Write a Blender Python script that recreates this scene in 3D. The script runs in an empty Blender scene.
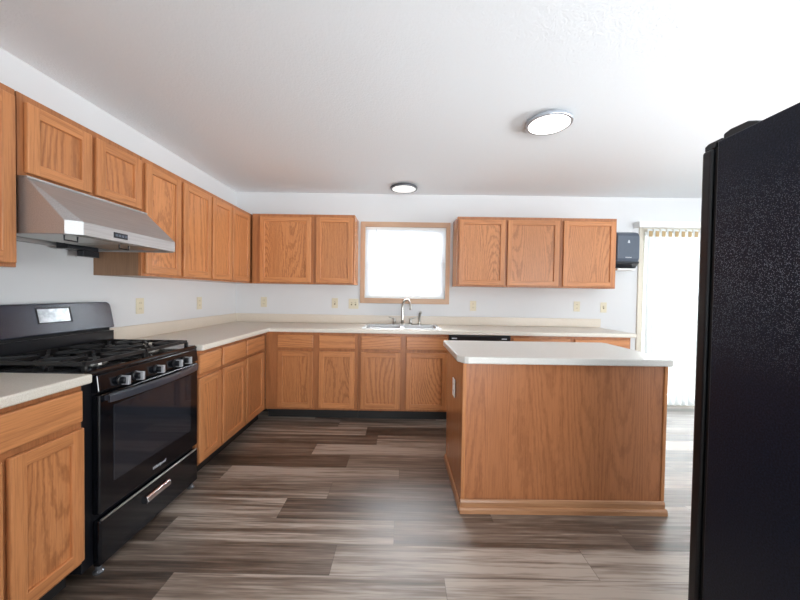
import bpy, bmesh, math, random
from mathutils import Vector, Matrix
random.seed(7)
scene = bpy.context.scene
COL = scene.collection
PI = math.pi

# ------------------------------------------------------------------ camera, world, lights, exposure
cam_d = bpy.data.cameras.new('camera')
cam = bpy.data.objects.new('camera', cam_d)
COL.objects.link(cam)
cam_d.sensor_width = 36.0
cam_d.lens = 326.82 / 800 * 36.0
cam_d.clip_start = 0.02
R_ = Vector((0.99986011, 0.00603193, 0.01560073))
U_ = Vector((-0.01571871, 0.02003332, 0.99967574))
F_ = Vector((-0.00571744, 0.99978112, -0.02012533))
CP = Vector((1.9583, -3.8452, 1.276))
cam.matrix_world = Matrix(((R_.x, U_.x, -F_.x, CP.x), (R_.y, U_.y, -F_.y, CP.y), (R_.z, U_.z, -F_.z, CP.z), (0, 0, 0, 1)))
scene.camera = cam

world = bpy.data.worlds.new('daylight')
scene.world = world
world.use_nodes = True
bg = world.node_tree.nodes['Background']
bg.inputs[0].default_value = (0.86, 0.93, 1.0, 1)
bg.inputs[1].default_value = 2.2


def area(name, loc, rot, sx, sy, power, col=(1, 1, 1), spread=180):
    d = bpy.data.lights.new(name, 'AREA')
    d.shape = 'RECTANGLE'
    d.size = sx
    d.size_y = sy
    d.energy = power
    d.color = col
    d.spread = math.radians(spread)
    o = bpy.data.objects.new(name, d)
    COL.objects.link(o)
    o.location = loc
    o.rotation_euler = rot
    return o


# daylight through window and patio door, plus two added fills outside unseen openings
area('kitchen_window_daylight', (1.99, 0.30, 1.66), (-PI / 2 - 0.4, 0, 0), 1.1, 1.0, 270, (0.93, 0.97, 1.0))
area('patio_door_daylight', (5.6, 0.45, 1.1), (-PI / 2 - 0.3, 0, 0), 1.9, 2.1, 400, (0.94, 0.98, 1.0))
area('rear_fill', (4.2, -7.5, 0.75), (PI / 2 + 0.27, 0, 0), 4.6, 1.8, 205, (0.93, 0.97, 1.0), 90)  # added fill from behind the camera, tilted up to brighten the ceiling
area('right_fill', (7.95, -3.6, 0.7), (PI / 2 + 0.23, 0, PI / 2), 3.4, 1.8, 185, (0.93, 0.97, 1.0), 85)  # added fill from the right, tilted up to brighten the ceiling

scene.view_settings.view_transform = 'Standard'
scene.view_settings.look = 'None'
scene.view_settings.gamma = 1
scene.view_settings.use_curve_mapping = False
scene.view_settings.exposure = -0.17
scene.cycles.max_bounces = 10
scene.cycles.diffuse_bounces = 6
scene.cycles.glossy_bounces = 4
scene.cycles.transmission_bounces = 6
scene.cycles.transparent_max_bounces = 8
scene.cycles.sample_clamp_indirect = 6
scene.cycles.use_denoising = True
scene.cycles.caustics_reflective = False
scene.cycles.caustics_refractive = False

# ------------------------------------------------------------------ materials
def lin(c):
    return tuple(((v / 255) / 12.92 if v / 255 <= 0.04045 else ((v / 255 + 0.055) / 1.055) ** 2.4) for v in c) + (1,)


class NT:
    def __init__(self, name):
        self.m = bpy.data.materials.new(name)
        self.m.use_nodes = True
        self.t = self.m.node_tree
        self.b = self.t.nodes['Principled BSDF']

    def n(self, kind, **kw):
        nd = self.t.nodes.new(kind)
        for k, v in kw.items():
            setattr(nd, k, v)
        return nd

    def l(self, a, b):
        self.t.links.new(a, b)

    def math(self, op, a, b=None, c=None):
        nd = self.n('ShaderNodeMath', operation=op)
        for i, v in enumerate((a, b, c)):
            if v is None:
                continue
            if isinstance(v, (int, float)):
                nd.inputs[i].default_value = v
            else:
                self.l(v, nd.inputs[i])
        return nd.outputs[0]

    def mix(self, fac, c1, c2, blend='MIX'):
        nd = self.n('ShaderNodeMix', data_type='RGBA', blend_type=blend)
        for sock, v in ((nd.inputs[0], fac), (nd.inputs[6], c1), (nd.inputs[7], c2)):
            if isinstance(v, (int, float)):
                sock.default_value = v
            elif isinstance(v, tuple):
                sock.default_value = v
            else:
                self.l(v, sock)
        return nd.outputs[2]

    def coords(self, scale, rnd=0.0):
        tc = self.n('ShaderNodeTexCoord')
        mp = self.n('ShaderNodeMapping')
        mp.inputs['Scale'].default_value = scale
        self.l(tc.outputs['Object'], mp.inputs['Vector'])
        out = mp.outputs[0]
        if rnd:
            oi = self.n('ShaderNodeObjectInfo')
            cmb = self.n('ShaderNodeCombineXYZ')
            r = oi.outputs['Random']
            self.l(self.math('MULTIPLY', r, rnd), cmb.inputs[0])
            self.l(self.math('MULTIPLY', r, rnd * 3.7), cmb.inputs[1])
            self.l(self.math('MULTIPLY', r, rnd * 1.9), cmb.inputs[2])
            add = self.n('ShaderNodeVectorMath', operation='ADD')
            self.l(out, add.inputs[0])
            self.l(cmb.outputs[0], add.inputs[1])
            out = add.outputs[0]
        return out

    def noise(self, vec, scale, detail=2.0, rough=0.5, dist=0.0):
        nd = self.n('ShaderNodeTexNoise')
        nd.inputs['Scale'].default_value = scale
        nd.inputs['Detail'].default_value = detail
        nd.inputs['Roughness'].default_value = rough
        nd.inputs['Distortion'].default_value = dist
        if vec is not None:
            self.l(vec, nd.inputs['Vector'])
        return nd.outputs['Fac']

    def ramp(self, fac, stops):
        nd = self.n('ShaderNodeValToRGB')
        cr = nd.color_ramp
        while len(cr.elements) < len(stops):
            cr.elements.new(0.5)
        for e, (p, c) in zip(cr.elements, stops):
            e.position = p
            e.color = c
        self.l(fac, nd.inputs[0])
        return nd.outputs[0]

    def bump(self, h, strength, dist=0.01):
        nd = self.n('ShaderNodeBump')
        nd.inputs['Strength'].default_value = strength
        nd.inputs['Distance'].default_value = dist
        self.l(h, nd.inputs['Height'])
        self.l(nd.outputs[0], self.b.inputs['Normal'])

    def set(self, col=None, rough=None, metal=None, **kw):
        if col is not None:
            if isinstance(col, tuple):
                self.b.inputs['Base Color'].default_value = col
            else:
                self.l(col, self.b.inputs['Base Color'])
        if rough is not None:
            if isinstance(rough, (int, float)):
                self.b.inputs['Roughness'].default_value = rough
            else:
                self.l(rough, self.b.inputs['Roughness'])
        if metal is not None:
            self.b.inputs['Metallic'].default_value = metal
        for k, v in kw.items():
            self.b.inputs[k].default_value = v
        return self.m


def plain(name, rgb, rough=0.5, metal=0.0, mottle=0.04, mscale=40, **kw):
    t = NT(name)
    v = t.coords((1, 1, 1))
    f = t.noise(v, mscale, 3)
    c = lin(rgb)
    lo = tuple(x * (1 - mottle) for x in c[:3]) + (1,)
    hi = tuple(min(1, x * (1 + mottle)) for x in c[:3]) + (1,)
    return t.set(t.ramp(f, [(0.3, lo), (0.7, hi)]), rough, metal, **kw)


def oak(name, axis, light, mid, dark, rings=9.0, size=3.0, contrast=0.75, rough=0.36, stretch=0.2):
    t = NT(name)
    sc = [1.0, 1.0, 1.0]
    sc['xyz'.index(axis)] = stretch
    v = t.coords(tuple(sc), 11.0)
    n1 = t.noise(v, size, 0.6, 0.4, 0.0)
    sc2 = [1.0, 1.0, 1.0]
    sc2['xyz'.index(axis)] = 0.035
    v2 = t.coords(tuple(sc2), 5.0)
    sc3 = [1.0, 1.0, 1.0]
    sc3['xyz'.index(axis)] = 0.35
    rag = t.noise(t.coords(tuple(sc3), 7.0), 55, 2, 0.6)
    fine = t.noise(v2, 170, 3, 0.6)
    broad = t.noise(v2, 12, 2, 0.5)
    ob = t.n('ShaderNodeObjectInfo')
    vary = t.math('MULTIPLY_ADD', t.math('FRACT', t.math('MULTIPLY', ob.outputs['Random'], 17.3)), 0.9, 0.6)
    sp_ = t.n('ShaderNodeSeparateXYZ')
    t.l(t.coords((1, 1, 1)), sp_.inputs[0])
    cross = t.math('ADD', sp_.outputs[0 if axis == 'z' else 2], sp_.outputs[1])
    n1 = t.math('MULTIPLY_ADD', cross, 0.8, n1)
    ph = t.math('MULTIPLY', t.math('MULTIPLY', t.math('MULTIPLY_ADD', rag, 0.03, n1), rings * 6.283), vary)
    s = t.math('MULTIPLY_ADD', t.math('SINE', ph), 0.5, 0.5)
    s = t.math('POWER', s, 2.6)
    base = t.mix(broad, lin(light), lin(mid))
    g = t.math('MULTIPLY', s, t.math('MULTIPLY_ADD', fine, 0.9, 0.3))
    g = t.math('MINIMUM', t.math('MULTIPLY', g, contrast), 1.0)
    c = t.mix(g, base, lin(dark))
    pores = t.ramp(fine, [(0.45, (0, 0, 0, 1)), (0.66, (1, 1, 1, 1))])
    c = t.mix(t.math('MULTIPLY', pores, 0.34), c, lin(dark))
    oi = t.n('ShaderNodeObjectInfo')
    tone = t.math('MULTIPLY_ADD', oi.outputs['Random'], 0.12, 0.94)
    hsv = t.n('ShaderNodeHueSaturation')
    t.l(c, hsv.inputs['Color'])
    t.l(tone, hsv.inputs['Value'])
    t.bump(fine, 0.05, 0.002)
    return t.set(hsv.outputs[0], rough, 0.0)


OL, OM, OD = (205, 142, 92), (191, 124, 76), (134, 78, 42)
M = {}
M['oak_v'] = oak('honey_oak_upright_grain', 'z', OL, OM, OD, 12, 3.0, 0.35, stretch=0.08)
M['oak_frame_shaded'] = oak('honey_oak_face_frame_shaded', 'z', (182, 120, 76), (166, 106, 64), (118, 70, 40), 12, 3.0, 0.35, stretch=0.08)  # same oak, darkened: the shade around the doors put into the colour
M['oak_h'] = oak('honey_oak_level_grain', 'x', OL, OM, OD, 14, 3.0, 0.45, stretch=0.12)
M['oak_panel'] = oak('honey_oak_cathedral_grain', 'z', OL, OM, OD, 30, 3.0, 0.7)
M['oak_side'] = oak('honey_oak_veneer', 'z', (196, 136, 88), (184, 122, 76), (140, 84, 48), 12, 3.0, 0.35, 0.2, stretch=0.08)
M['island_panel'] = oak('red_oak_veneer', 'z', (184, 121, 78), (170, 107, 67), (124, 72, 42), 24, 4.0, 0.5, 0.34, stretch=0.06)
M['island_trim'] = oak('red_oak_trim', 'x', (184, 136, 98), (170, 122, 85), (138, 92, 60), 5, 3.0, 0.4, 0.34)
M['shaded_veneer'] = oak('shaded_oak_veneer', 'z', (146, 112, 86), (134, 100, 74), (104, 74, 52), 10, 3.0, 0.3, 0.4, stretch=0.08)  # oak with the end panel's shade beside the hood put into its colours
M['casing'] = oak('weathered_oak_casing', 'z', (198, 164, 134), (190, 152, 122), (160, 122, 94), 5, 3.0, 0.35, 0.45)
M['casing_h'] = oak('weathered_oak_casing_level', 'x', (198, 164, 134), (190, 152, 122), (160, 122, 94), 5, 3.0, 0.35, 0.45)
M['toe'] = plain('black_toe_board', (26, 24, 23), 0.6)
M['wall'] = plain('white_wall_paint', (213, 214, 215), 0.75, mottle=0.012, mscale=3)
M['white'] = plain('white_vinyl', (238, 238, 236), 0.4, mottle=0.01)
M['black_gloss'] = plain('black_enamel', (9, 11, 16), 0.10, mottle=0.05, **{'Specular IOR Level': 0.45})
M['console'] = plain('black_enamel_blue_sheen', (24, 33, 52), 0.2, mottle=0.05, **{'Specular IOR Level': 0.75})  # black enamel with its bluish reflected sheen put into the base colour
M['black_satin'] = plain('black_satin_metal', (14, 16, 21), 0.30, mottle=0.05)
M['handle_grey'] = plain('slate_black_handle', (48, 53, 62), 0.3, mottle=0.03, **{'Specular IOR Level': 0.9})
M['iron'] = plain('black_cast_iron', (20, 20, 22), 0.45, mottle=0.15, mscale=200)
M['cavity'] = plain('black_rubber', (7, 7, 8), 0.7)
M['chrome'] = plain('chrome', (225, 227, 230), 0.12, 1.0, mottle=0.01)
M['nickel'] = plain('brushed_nickel', (186, 184, 178), 0.28, 1.0, mottle=0.03)
M['knob_grey'] = plain('grey_knob_face', (170, 172, 176), 0.35, 0.2)
M['almond'] = plain('almond_plastic', (214, 205, 180), 0.4, mottle=0.01)
M['almond_dark'] = plain('almond_slot_recess', (120, 108, 84), 0.5)
M['grey_plastic'] = plain('smoke_grey_plastic', (84, 93, 106), 0.28, mottle=0.03)
M['dark_plastic'] = plain('dark_smoke_plastic', (30, 33, 39), 0.3)
M['paper'] = plain('white_paper', (240, 240, 238), 0.8, mottle=0.01)
M['mark'] = plain('pale_grey_print', (196, 200, 206), 0.5)
M['tan'] = plain('tan_plastic', (178, 152, 110), 0.5)
M['rim'] = plain('dark_nickel_rim', (112, 114, 118), 0.35, 0.7)
M['rim_light'] = plain('pale_nickel_rim', (176, 182, 190), 0.35, 0.6)
M['cream'] = plain('cream_vinyl', (208, 200, 186), 0.5, mottle=0.01)
M['concrete'] = plain('pale_concrete', (196, 194, 188), 0.85, mottle=0.06, mscale=4)
M['siding'] = plain('pale_siding', (226, 226, 226), 0.7, mottle=0.02)
M['grey_pane'] = plain('grey_outdoor_pane', (120, 128, 140), 0.3)


def steel():
    t = NT('brushed_stainless_steel')
    v = t.coords((1, 1, 1))
    mp = t.n('ShaderNodeMapping')
    mp.inputs['Scale'].default_value = (0.02, 1, 1)
    t.l(v, mp.inputs[0])
    f = t.noise(mp.outputs[0], 220, 3)
    c = t.ramp(f, [(0.3, lin((188, 188, 188))), (0.7, lin((206, 206, 206)))])
    r = t.math('MULTIPLY_ADD', f, 0.12, 0.46)
    return t.set(c, r, 1.0)


M['steel'] = steel()


def laminate(name, c1, c2, rough):
    t = NT(name)
    v = t.coords((1, 1, 1))
    f = t.noise(v, 320, 2, 0.6)
    g = t.noise(v, 30, 2)
    c = t.ramp(f, [(0.32, lin(c2)), (0.6, lin(c1))])
    c = t.mix(t.math('MULTIPLY', g, 0.12), c, lin(c2))
    return t.set(c, rough)


M['counter'] = laminate('oatmeal_speckled_laminate', (228, 223, 212), (210, 202, 188), 0.3)
M['splash'] = laminate('beige_speckled_laminate', (221, 211, 197), (203, 192, 176), 0.34)
M['island_top'] = laminate('pale_grey_speckled_laminate', (222, 221, 216), (206, 203, 196), 0.3)


def ceiling_mat():
    t = NT('stippled_ceiling_paint')
    v = t.coords((1, 1, 1))
    a = t.noise(v, 105, 2, 0.6)
    b = t.noise(v, 38, 2, 0.5)
    h = t.math('MULTIPLY_ADD', b, 0.5, a)
    t.bump(h, 0.26, 0.008)
    return t.set(lin((240, 243, 246)), 0.9)


M['ceiling'] = ceiling_mat()


def floor_mat():
    t = NT('grey_brown_vinyl_planks')
    tc = t.n('ShaderNodeTexCoord')
    sep = t.n('ShaderNodeSeparateXYZ')
    t.l(tc.outputs['Object'], sep.inputs[0])
    X, Y = sep.outputs[0], sep.outputs[1]
    W, L = 0.182, 1.22
    ry = t.math('DIVIDE', t.math('ADD', Y, 0.033), W)
    row = t.math('FLOOR', ry)
    fy = t.math('FRACT', ry)
    wn = t.n('ShaderNodeTexWhiteNoise', noise_dimensions='1D')
    t.l(row, wn.inputs['W'])
    rx = t.math('DIVIDE', t.math('ADD', X, t.math('MULTIPLY', wn.outputs['Value'], L * 3.0)), L)
    colm = t.math('FLOOR', rx)
    fx = t.math('FRACT', rx)
    cmb = t.n('ShaderNodeCombineXYZ')
    t.l(row, cmb.inputs[0])
    t.l(colm, cmb.inputs[1])
    wn2 = t.n('ShaderNodeTexWhiteNoise', noise_dimensions='2D')
    t.l(cmb.outputs[0], wn2.inputs['Vector'])
    tone = wn2.outputs['Value']
    # streaky grain along X, shifted for each plank
    g = t.n('ShaderNodeCombineXYZ')
    t.l(t.math('ADD', t.math('MULTIPLY', X, 0.045), t.math('MULTIPLY', tone, 37.0)), g.inputs[0])
    t.l(Y, g.inputs[1])
    t.l(t.math('MULTIPLY', tone, 11.0), g.inputs[2])
    n1 = t.noise(g.outputs[0], 22, 4, 0.62, 0.3)
    n2 = t.noise(g.outputs[0], 85, 3, 0.6)
    n3 = t.noise(g.outputs[0], 6, 2, 0.5, 0.4)
    k = t.math('MULTIPLY_ADD', n1, 0.75, t.math('MULTIPLY', n2, 0.38))
    k = t.math('ADD', k, t.math('MULTIPLY', n3, 0.35))
    k = t.math('ADD', k, t.math('MULTIPLY_ADD', tone, 0.28, -0.43))
    c = t.ramp(k, [(0.24, lin((50, 40, 33))), (0.38, lin((92, 78, 67))), (0.50, lin((128, 114, 102))), (0.64, lin((180, 168, 156)))])
    e1 = t.math('LESS_THAN', t.math('MINIMUM', fy, t.math('SUBTRACT', 1.0, fy)), 0.009)
    e2 = t.math('LESS_THAN', t.math('MINIMUM', fx, t.math('SUBTRACT', 1.0, fx)), 0.0014)
    seam = t.math('MAXIMUM', e1, e2)
    c = t.mix(t.math('MULTIPLY', seam, 0.45), c, lin((40, 32, 27)))
    r = t.math('MULTIPLY_ADD', n1, 0.16, 0.34)
    t.bump(t.math('SUBTRACT', t.math('MULTIPLY', n2, 0.35), seam), 0.12, 0.003)
    return t.set(c, r, **{'Specular IOR Level': 1.0})


M['floor'] = floor_mat()


def fridge_mat():
    t = NT('textured_black_steel')
    v = t.coords((1, 1, 1))
    f = t.noise(v, 210, 2, 0.6)
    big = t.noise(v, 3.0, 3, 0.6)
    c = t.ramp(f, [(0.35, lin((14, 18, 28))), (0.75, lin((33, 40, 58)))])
    # pale specks in a height band, painting the reflected sheen into the colour
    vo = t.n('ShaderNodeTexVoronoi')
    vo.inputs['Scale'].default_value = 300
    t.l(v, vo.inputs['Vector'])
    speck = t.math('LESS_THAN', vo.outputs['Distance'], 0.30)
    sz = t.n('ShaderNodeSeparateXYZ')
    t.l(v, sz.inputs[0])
    sheen_band = t.math('SUBTRACT', 1.0, t.math('MINIMUM', t.math('ABSOLUTE', t.math('MULTIPLY', t.math('SUBTRACT', sz.outputs[2], 1.38), 2.2)), 1.0))
    big = t.math('MULTIPLY', t.math('MULTIPLY_ADD', big, 0.8, 0.25), sheen_band)
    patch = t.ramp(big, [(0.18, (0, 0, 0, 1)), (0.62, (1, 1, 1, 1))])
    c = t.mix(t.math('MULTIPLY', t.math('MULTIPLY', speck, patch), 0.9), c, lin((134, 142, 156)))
    t.bump(f, 0.2, 0.002)
    return t.set(c, 0.30, **{'Specular IOR Level': 0.25})


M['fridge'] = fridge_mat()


def lamp_mat(name, strength):
    t = NT(name)
    return t.set(lin((250, 250, 248)), 0.5, **{'Emission Color': (1, 0.98, 0.95, 1), 'Emission Strength': strength})


M['lamp'] = lamp_mat('lit_white_diffuser', 6.0)
M['lamp_dim'] = lamp_mat('softly_lit_white_diffuser', 0.6)


def glass_mat():
    t = NT('clear_glass')
    tr = t.n('ShaderNodeBsdfTransparent')
    gl = t.n('ShaderNodeBsdfGlossy')
    gl.inputs['Roughness'].default_value = 0.02
    fr = t.n('ShaderNodeFresnel')
    fr.inputs['IOR'].default_value = 1.3
    mx = t.n('ShaderNodeMixShader')
    t.l(fr.outputs[0], mx.inputs[0])
    t.l(tr.outputs[0], mx.inputs[1])
    t.l(gl.outputs[0], mx.inputs[2])
    t.l(mx.outputs[0], t.t.nodes['Material Output'].inputs[0])
    return t.m


M['glass'] = glass_mat()


def translucent(name, rgb, fac):
    t = NT(name)
    d = t.n('ShaderNodeBsdfDiffuse')
    d.inputs[0].default_value = lin(rgb)
    tl = t.n('ShaderNodeBsdfTranslucent')
    tl.inputs[0].default_value = lin(rgb)
    mx = t.n('ShaderNodeMixShader')
    mx.inputs[0].default_value = fac
    t.l(d.outputs[0], mx.inputs[1])
    t.l(tl.outputs[0], mx.inputs[2])
    t.l(mx.outputs[0], t.t.nodes['Material Output'].inputs[0])
    return t.m


M['slat'] = translucent('translucent_white_slat', (236, 238, 240), 0.25)
M['vane'] = translucent('translucent_white_vane', (230, 233, 232), 0.22)


# ------------------------------------------------------------------ mesh helpers
def link(name, bm, mats, parent=None, bevel=0.0, seg=2, smooth=False):
    me = bpy.data.meshes.new(name)
    bmesh.ops.recalc_face_normals(bm, faces=bm.faces[:])
    bm.to_mesh(me)
    bm.free()
    o = bpy.data.objects.new(name, me)
    COL.objects.link(o)
    if not isinstance(mats, (list, tuple)):
        mats = [mats]
    for m in mats:
        me.materials.append(m)
    if parent is not None:
        o.parent = parent
    if smooth:
        for p in me.polygons:
            p.use_smooth = True
    if bevel:
        md = o.modifiers.new('edge', 'BEVEL')
        md.width = bevel
        md.segments = seg
        md.limit_method = 'ANGLE'
        md.angle_limit = math.radians(40)
    return o


def box(bm, x0, x1, y0, y1, z0, z1, mi=0):
    vs = [bm.verts.new((x, y, z)) for x in (x0, x1) for y in (y0, y1) for z in (z0, z1)]
    for q in ((0, 1, 3, 2), (4, 6, 7, 5), (0, 4, 5, 1), (2, 3, 7, 6), (0, 2, 6, 4), (1, 5, 7, 3)):
        f = bm.faces.new([vs[i] for i in q])
        f.material_index = mi
    return vs


def prism(bm, poly, a0, a1, axis='x', mi=0):
    """closed polygon extruded along an axis; poly points are the other two coordinates in xyz order"""
    def P(p, a):
        return {'x': (a, p[0], p[1]), 'y': (p[0], a, p[1]), 'z': (p[0], p[1], a)}[axis]
    A = [bm.verts.new(P(p, a0)) for p in poly]
    B = [bm.verts.new(P(p, a1)) for p in poly]
    n = len(poly)
    fs = [bm.faces.new(A[::-1]), bm.faces.new(B)]
    for i in range(n):
        fs.append(bm.faces.new((A[i], A[(i + 1) % n], B[(i + 1) % n], B[i])))
    for f in fs:
        f.material_index = mi
    return A, B


def cells(bm, us, vs, keep, d0, d1, plane='xz', mat=None):
    """solid slab of grid cells sharing vertices; d0..d1 is its thickness on the third axis"""
    def P(u, v, d):
        return (u, d, v) if plane == 'xz' else (u, v, d)
    ver = {}
    def V(i, j, k):
        if (i, j, k) not in ver:
            ver[(i, j, k)] = bm.verts.new(P(us[i], vs[j], (d0, d1)[k]))
        return ver[(i, j, k)]
    nu, nv = len(us) - 1, len(vs) - 1
    K = lambda i, j: 0 <= i < nu and 0 <= j < nv and keep(i, j)
    for i in range(nu):
        for j in range(nv):
            if not K(i, j):
                continue
            mi = mat(i, j) if mat else 0
            fs = [[V(i, j, k), V(i + 1, j, k), V(i + 1, j + 1, k), V(i, j + 1, k)] for k in (0, 1)]
            if not K(i - 1, j): fs.append([V(i, j, 0), V(i, j + 1, 0), V(i, j + 1, 1), V(i, j, 1)])
            if not K(i + 1, j): fs.append([V(i + 1, j, 0), V(i + 1, j + 1, 0), V(i + 1, j + 1, 1), V(i + 1, j, 1)])
            if not K(i, j - 1): fs.append([V(i, j, 0), V(i + 1, j, 0), V(i + 1, j, 1), V(i, j, 1)])
            if not K(i, j + 1): fs.append([V(i, j + 1, 0), V(i + 1, j + 1, 0), V(i + 1, j + 1, 1), V(i, j + 1, 1)])
            for q in fs:
                f = bm.faces.new(q)
                f.material_index = mi


def tube(bm, pts, r, n=10, caps=True):
    """round tube along a polyline; r is one radius or one per point"""
    pts = [Vector(p) for p in pts]
    rs = r if isinstance(r, (list, tuple)) else [r] * len(pts)
    rings = []
    up = None
    for i, p in enumerate(pts):
        t = (pts[min(i + 1, len(pts) - 1)] - pts[max(i - 1, 0)]).normalized()
        if up is None:
            up = Vector((0, 0, 1)) if abs(t.z) < 0.9 else Vector((1, 0, 0))
        a = t.cross(up).normalized()
        b = a.cross(t).normalized()
        up = b
        rings.append([bm.verts.new(p + (a * math.cos(2 * PI * k / n) + b * math.sin(2 * PI * k / n)) * rs[i]) for k in range(n)])
    for A, B in zip(rings, rings[1:]):
        for k in range(n):
            bm.faces.new((A[k], A[(k + 1) % n], B[(k + 1) % n], B[k]))
    if caps:
        bm.faces.new(rings[0][::-1])
        bm.faces.new(rings[-1])


def lathe(bm, prof, n=32, c=(0, 0, 0), axis='z'):
    """profile of (radius, height) turned about an axis through c"""
    rings = []
    for r, h in prof:
        ring = []
        for k in range(n):
            a = 2 * PI * k / n
            u, v = r * math.cos(a), r * math.sin(a)
            q = {'z': (u, v, h), 'y': (u, h, v), 'x': (h, u, v)}[axis]
            ring.append(bm.verts.new((c[0] + q[0], c[1] + q[1], c[2] + q[2])))
        rings.append(ring)
    for A, B in zip(rings, rings[1:]):
        for k in range(n):
            bm.faces.new((A[k], A[(k + 1) % n], B[(k + 1) % n], B[k]))
    bm.faces.new(rings[0][::-1])
    bm.faces.new(rings[-1])


def bbox(*a, **k):
    bm = bmesh.new()
    box(bm, *a, **k)
    return bm


def thing(name, label, cat, loc=(0, 0, 0), rotz=0.0, group=None):
    o = bpy.data.objects.new(name, None)
    o.empty_display_size = 0.1
    COL.objects.link(o)
    o.location = loc
    o.rotation_euler = (0, 0, rotz)
    o['label'] = label
    o['category'] = cat
    if group:
        o['group'] = group
    return o


def tag(o, label, cat, group=None):
    o['label'] = label
    o['category'] = cat
    if group:
        o['group'] = group
    return o


def struct(name, bm, m, parent=None, bevel=0.0):
    o = link(name, bm, m, parent, bevel)
    if parent is None:
        o['kind'] = 'structure'
    return o


# ------------------------------------------------------------------ the setting
H = 2.4346
XR, YF = 7.3, -6.8
WX0, WX1, WZ0, WZ1 = 1.524, 2.462, 1.217, 2.050     # kitchen window opening
DX0, DX1, DZ1 = 4.765, 6.60, 2.04                    # patio door opening
struct('floor', bbox(-0.12, XR + 0.12, YF - 0.12, 0.12, -0.10, 0.0), M['floor'])
struct('ceiling', bbox(-0.12, XR + 0.12, YF - 0.12, 0.12, H, H + 0.1), M['ceiling'])
struct('wall_left', bbox(-0.12, 0.0, YF - 0.12, 0.12, 0.0, H), M['wall'])
bm = bmesh.new()
cells(bm, [0.0, WX0, WX1, DX0, DX1, XR], [0.0, WZ0, WZ1, H],
      lambda i, j: not ((i == 1 and j == 1) or (i == 3 and j < 2)), 0.0, 0.12)
struct('wall_back', bm, M['wall'])
bm = bmesh.new()
for (y0, y1, z0, z1) in ((YF, -5.3, 0, H), (-1.9, 0.0, 0, H), (-5.3, -1.9, 0, 0.45), (-5.3, -1.9, 2.3, H)):  # unseen opening added to let the right fill in
    box(bm, XR, XR + 0.12, y0, y1, z0, z1)
struct('wall_right', bm, M['wall'])
bm = bmesh.new()
cells(bm, [0.0, 1.9, 6.5, XR], [0.0, 0.45, 2.4, H], lambda i, j: not (i == 1 and j == 1), YF - 0.12, YF)  # unseen opening added to let light in from behind the camera
struct('wall_front', bm, M['wall'])

# kitchen window: oak casing, vinyl sashes, panes
win = thing('window_1', 'kitchen window over the sink with weathered oak casing', 'window', (0, 0, 0))
win['kind'] = 'structure'
bm = bmesh.new()
cells(bm, [1.465, WX0 - 0.004, WX1 + 0.002, 2.512], [1.156, WZ0, WZ1, 2.109], lambda i, j: not (i == 1 and j == 1), -0.018, 0.0,
      mat=lambda i, j: 1 if i == 1 else 0)
link('casing', bm, [M['casing'], M['casing_h']], win, 0.004)
bm = bmesh.new()
cells(bm, [WX0, WX0 + 0.03, WX1 - 0.03, WX1], [WZ0, WZ0 + 0.03, WZ1 - 0.03, WZ1], lambda i, j: not (i == 1 and j == 1), 0.03, 0.118)
link('frame', bm, M['white'], win, 0.003)
for k, (za, zb, y) in enumerate(((WZ0 + 0.03, 1.655, 0.055), (1.625, WZ1 - 0.03, 0.085))):
    bm = bmesh.new()
    xa, xb = WX0 + 0.03, WX1 - 0.03
    cells(bm, [xa, xa + 0.03, xb - 0.03, xb], [za, za + 0.03, zb - 0.03, zb], lambda i, j: not (i == 1 and j == 1), y, y + 0.026)
    s = link('sash', bm, M['white'], win, 0.002)
    link('pane', bbox(xa + 0.028, xb - 0.028, y + 0.010, y + 0.015, za + 0.028, zb - 0.028), M['glass'], s)

# sliding patio door
dr = thing('door_1', 'white sliding glass patio door behind the vertical blind', 'door', (0, 0, 0))
dr['kind'] = 'structure'
bm = bmesh.new()
cells(bm, [DX0, DX0 + 0.04, DX1 - 0.04, DX1], [0.0, 0.03, DZ1 - 0.04, DZ1], lambda i, j: not (i == 1 and j == 1), 0.02, 0.118)
link('door_frame', bm, M['white'], dr, 0.003)
for xa, xb, y in ((DX0 + 0.04, 5.76, 0.04), (5.68, DX1 - 0.04, 0.08)):
    bm = bmesh.new()
    za, zb = 0.03, DZ1 - 0.04
    cells(bm, [xa, xa + 0.07, xb - 0.07, xb], [za, za + 0.09, zb - 0.07, zb], lambda i, j: not (i == 1 and j == 1), y, y + 0.03)
    s = link('sliding_panel', bm, M['white'], dr, 0.003)
    link('pane', bbox(xa + 0.068, xb - 0.068, y + 0.012, y + 0.018, za + 0.088, zb - 0.068), M['glass'], s)
bm = bmesh.new()
cells(bm, [4.708, DX0 + 0.005, DX1, DX1 + 0.075], [0.0, DZ1, DZ1 + 0.07], lambda i, j: not (i == 1 and j == 0), -0.016, 0.0)
struct('trim_1', bm, M['cream'], None, 0.003)

# outside: patio slab, lawn-side house seen faintly through the slats
struct('ground', bbox(-14, 20, 0.13, 24, -0.30, -0.16), M['concrete'])

# ------------------------------------------------------------------ cabinets
def door(parent, x0, x1, z0, z1, yf, name='door', fw=0.052, th=0.02):
    """framed door with a recessed panel; local front is -y, yf is the face the door lies on"""
    bm = bmesh.new()
    cells(bm, [x0, x0 + fw, x1 - fw, x1], [z0, z0 + fw, z1 - fw, z1], lambda i, j: not (i == 1 and j == 1),
          yf - th, yf - 0.0005, mat=lambda i, j: 1 if i == 1 else 0)
    d = link(name, bm, [M['oak_v'], M['oak_h']], parent, 0.0045, 2)
    bm = bmesh.new()
    g = 0.004
    xa, xb, za, zb = x0 + fw - g, x1 - fw + g, z0 + fw - g, z1 - fw + g
    box(bm, xa, xb, yf - th + 0.012, yf - 0.003, za, zb)
    link('panel', bm, M['oak_panel'], d)
    return d


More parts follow.
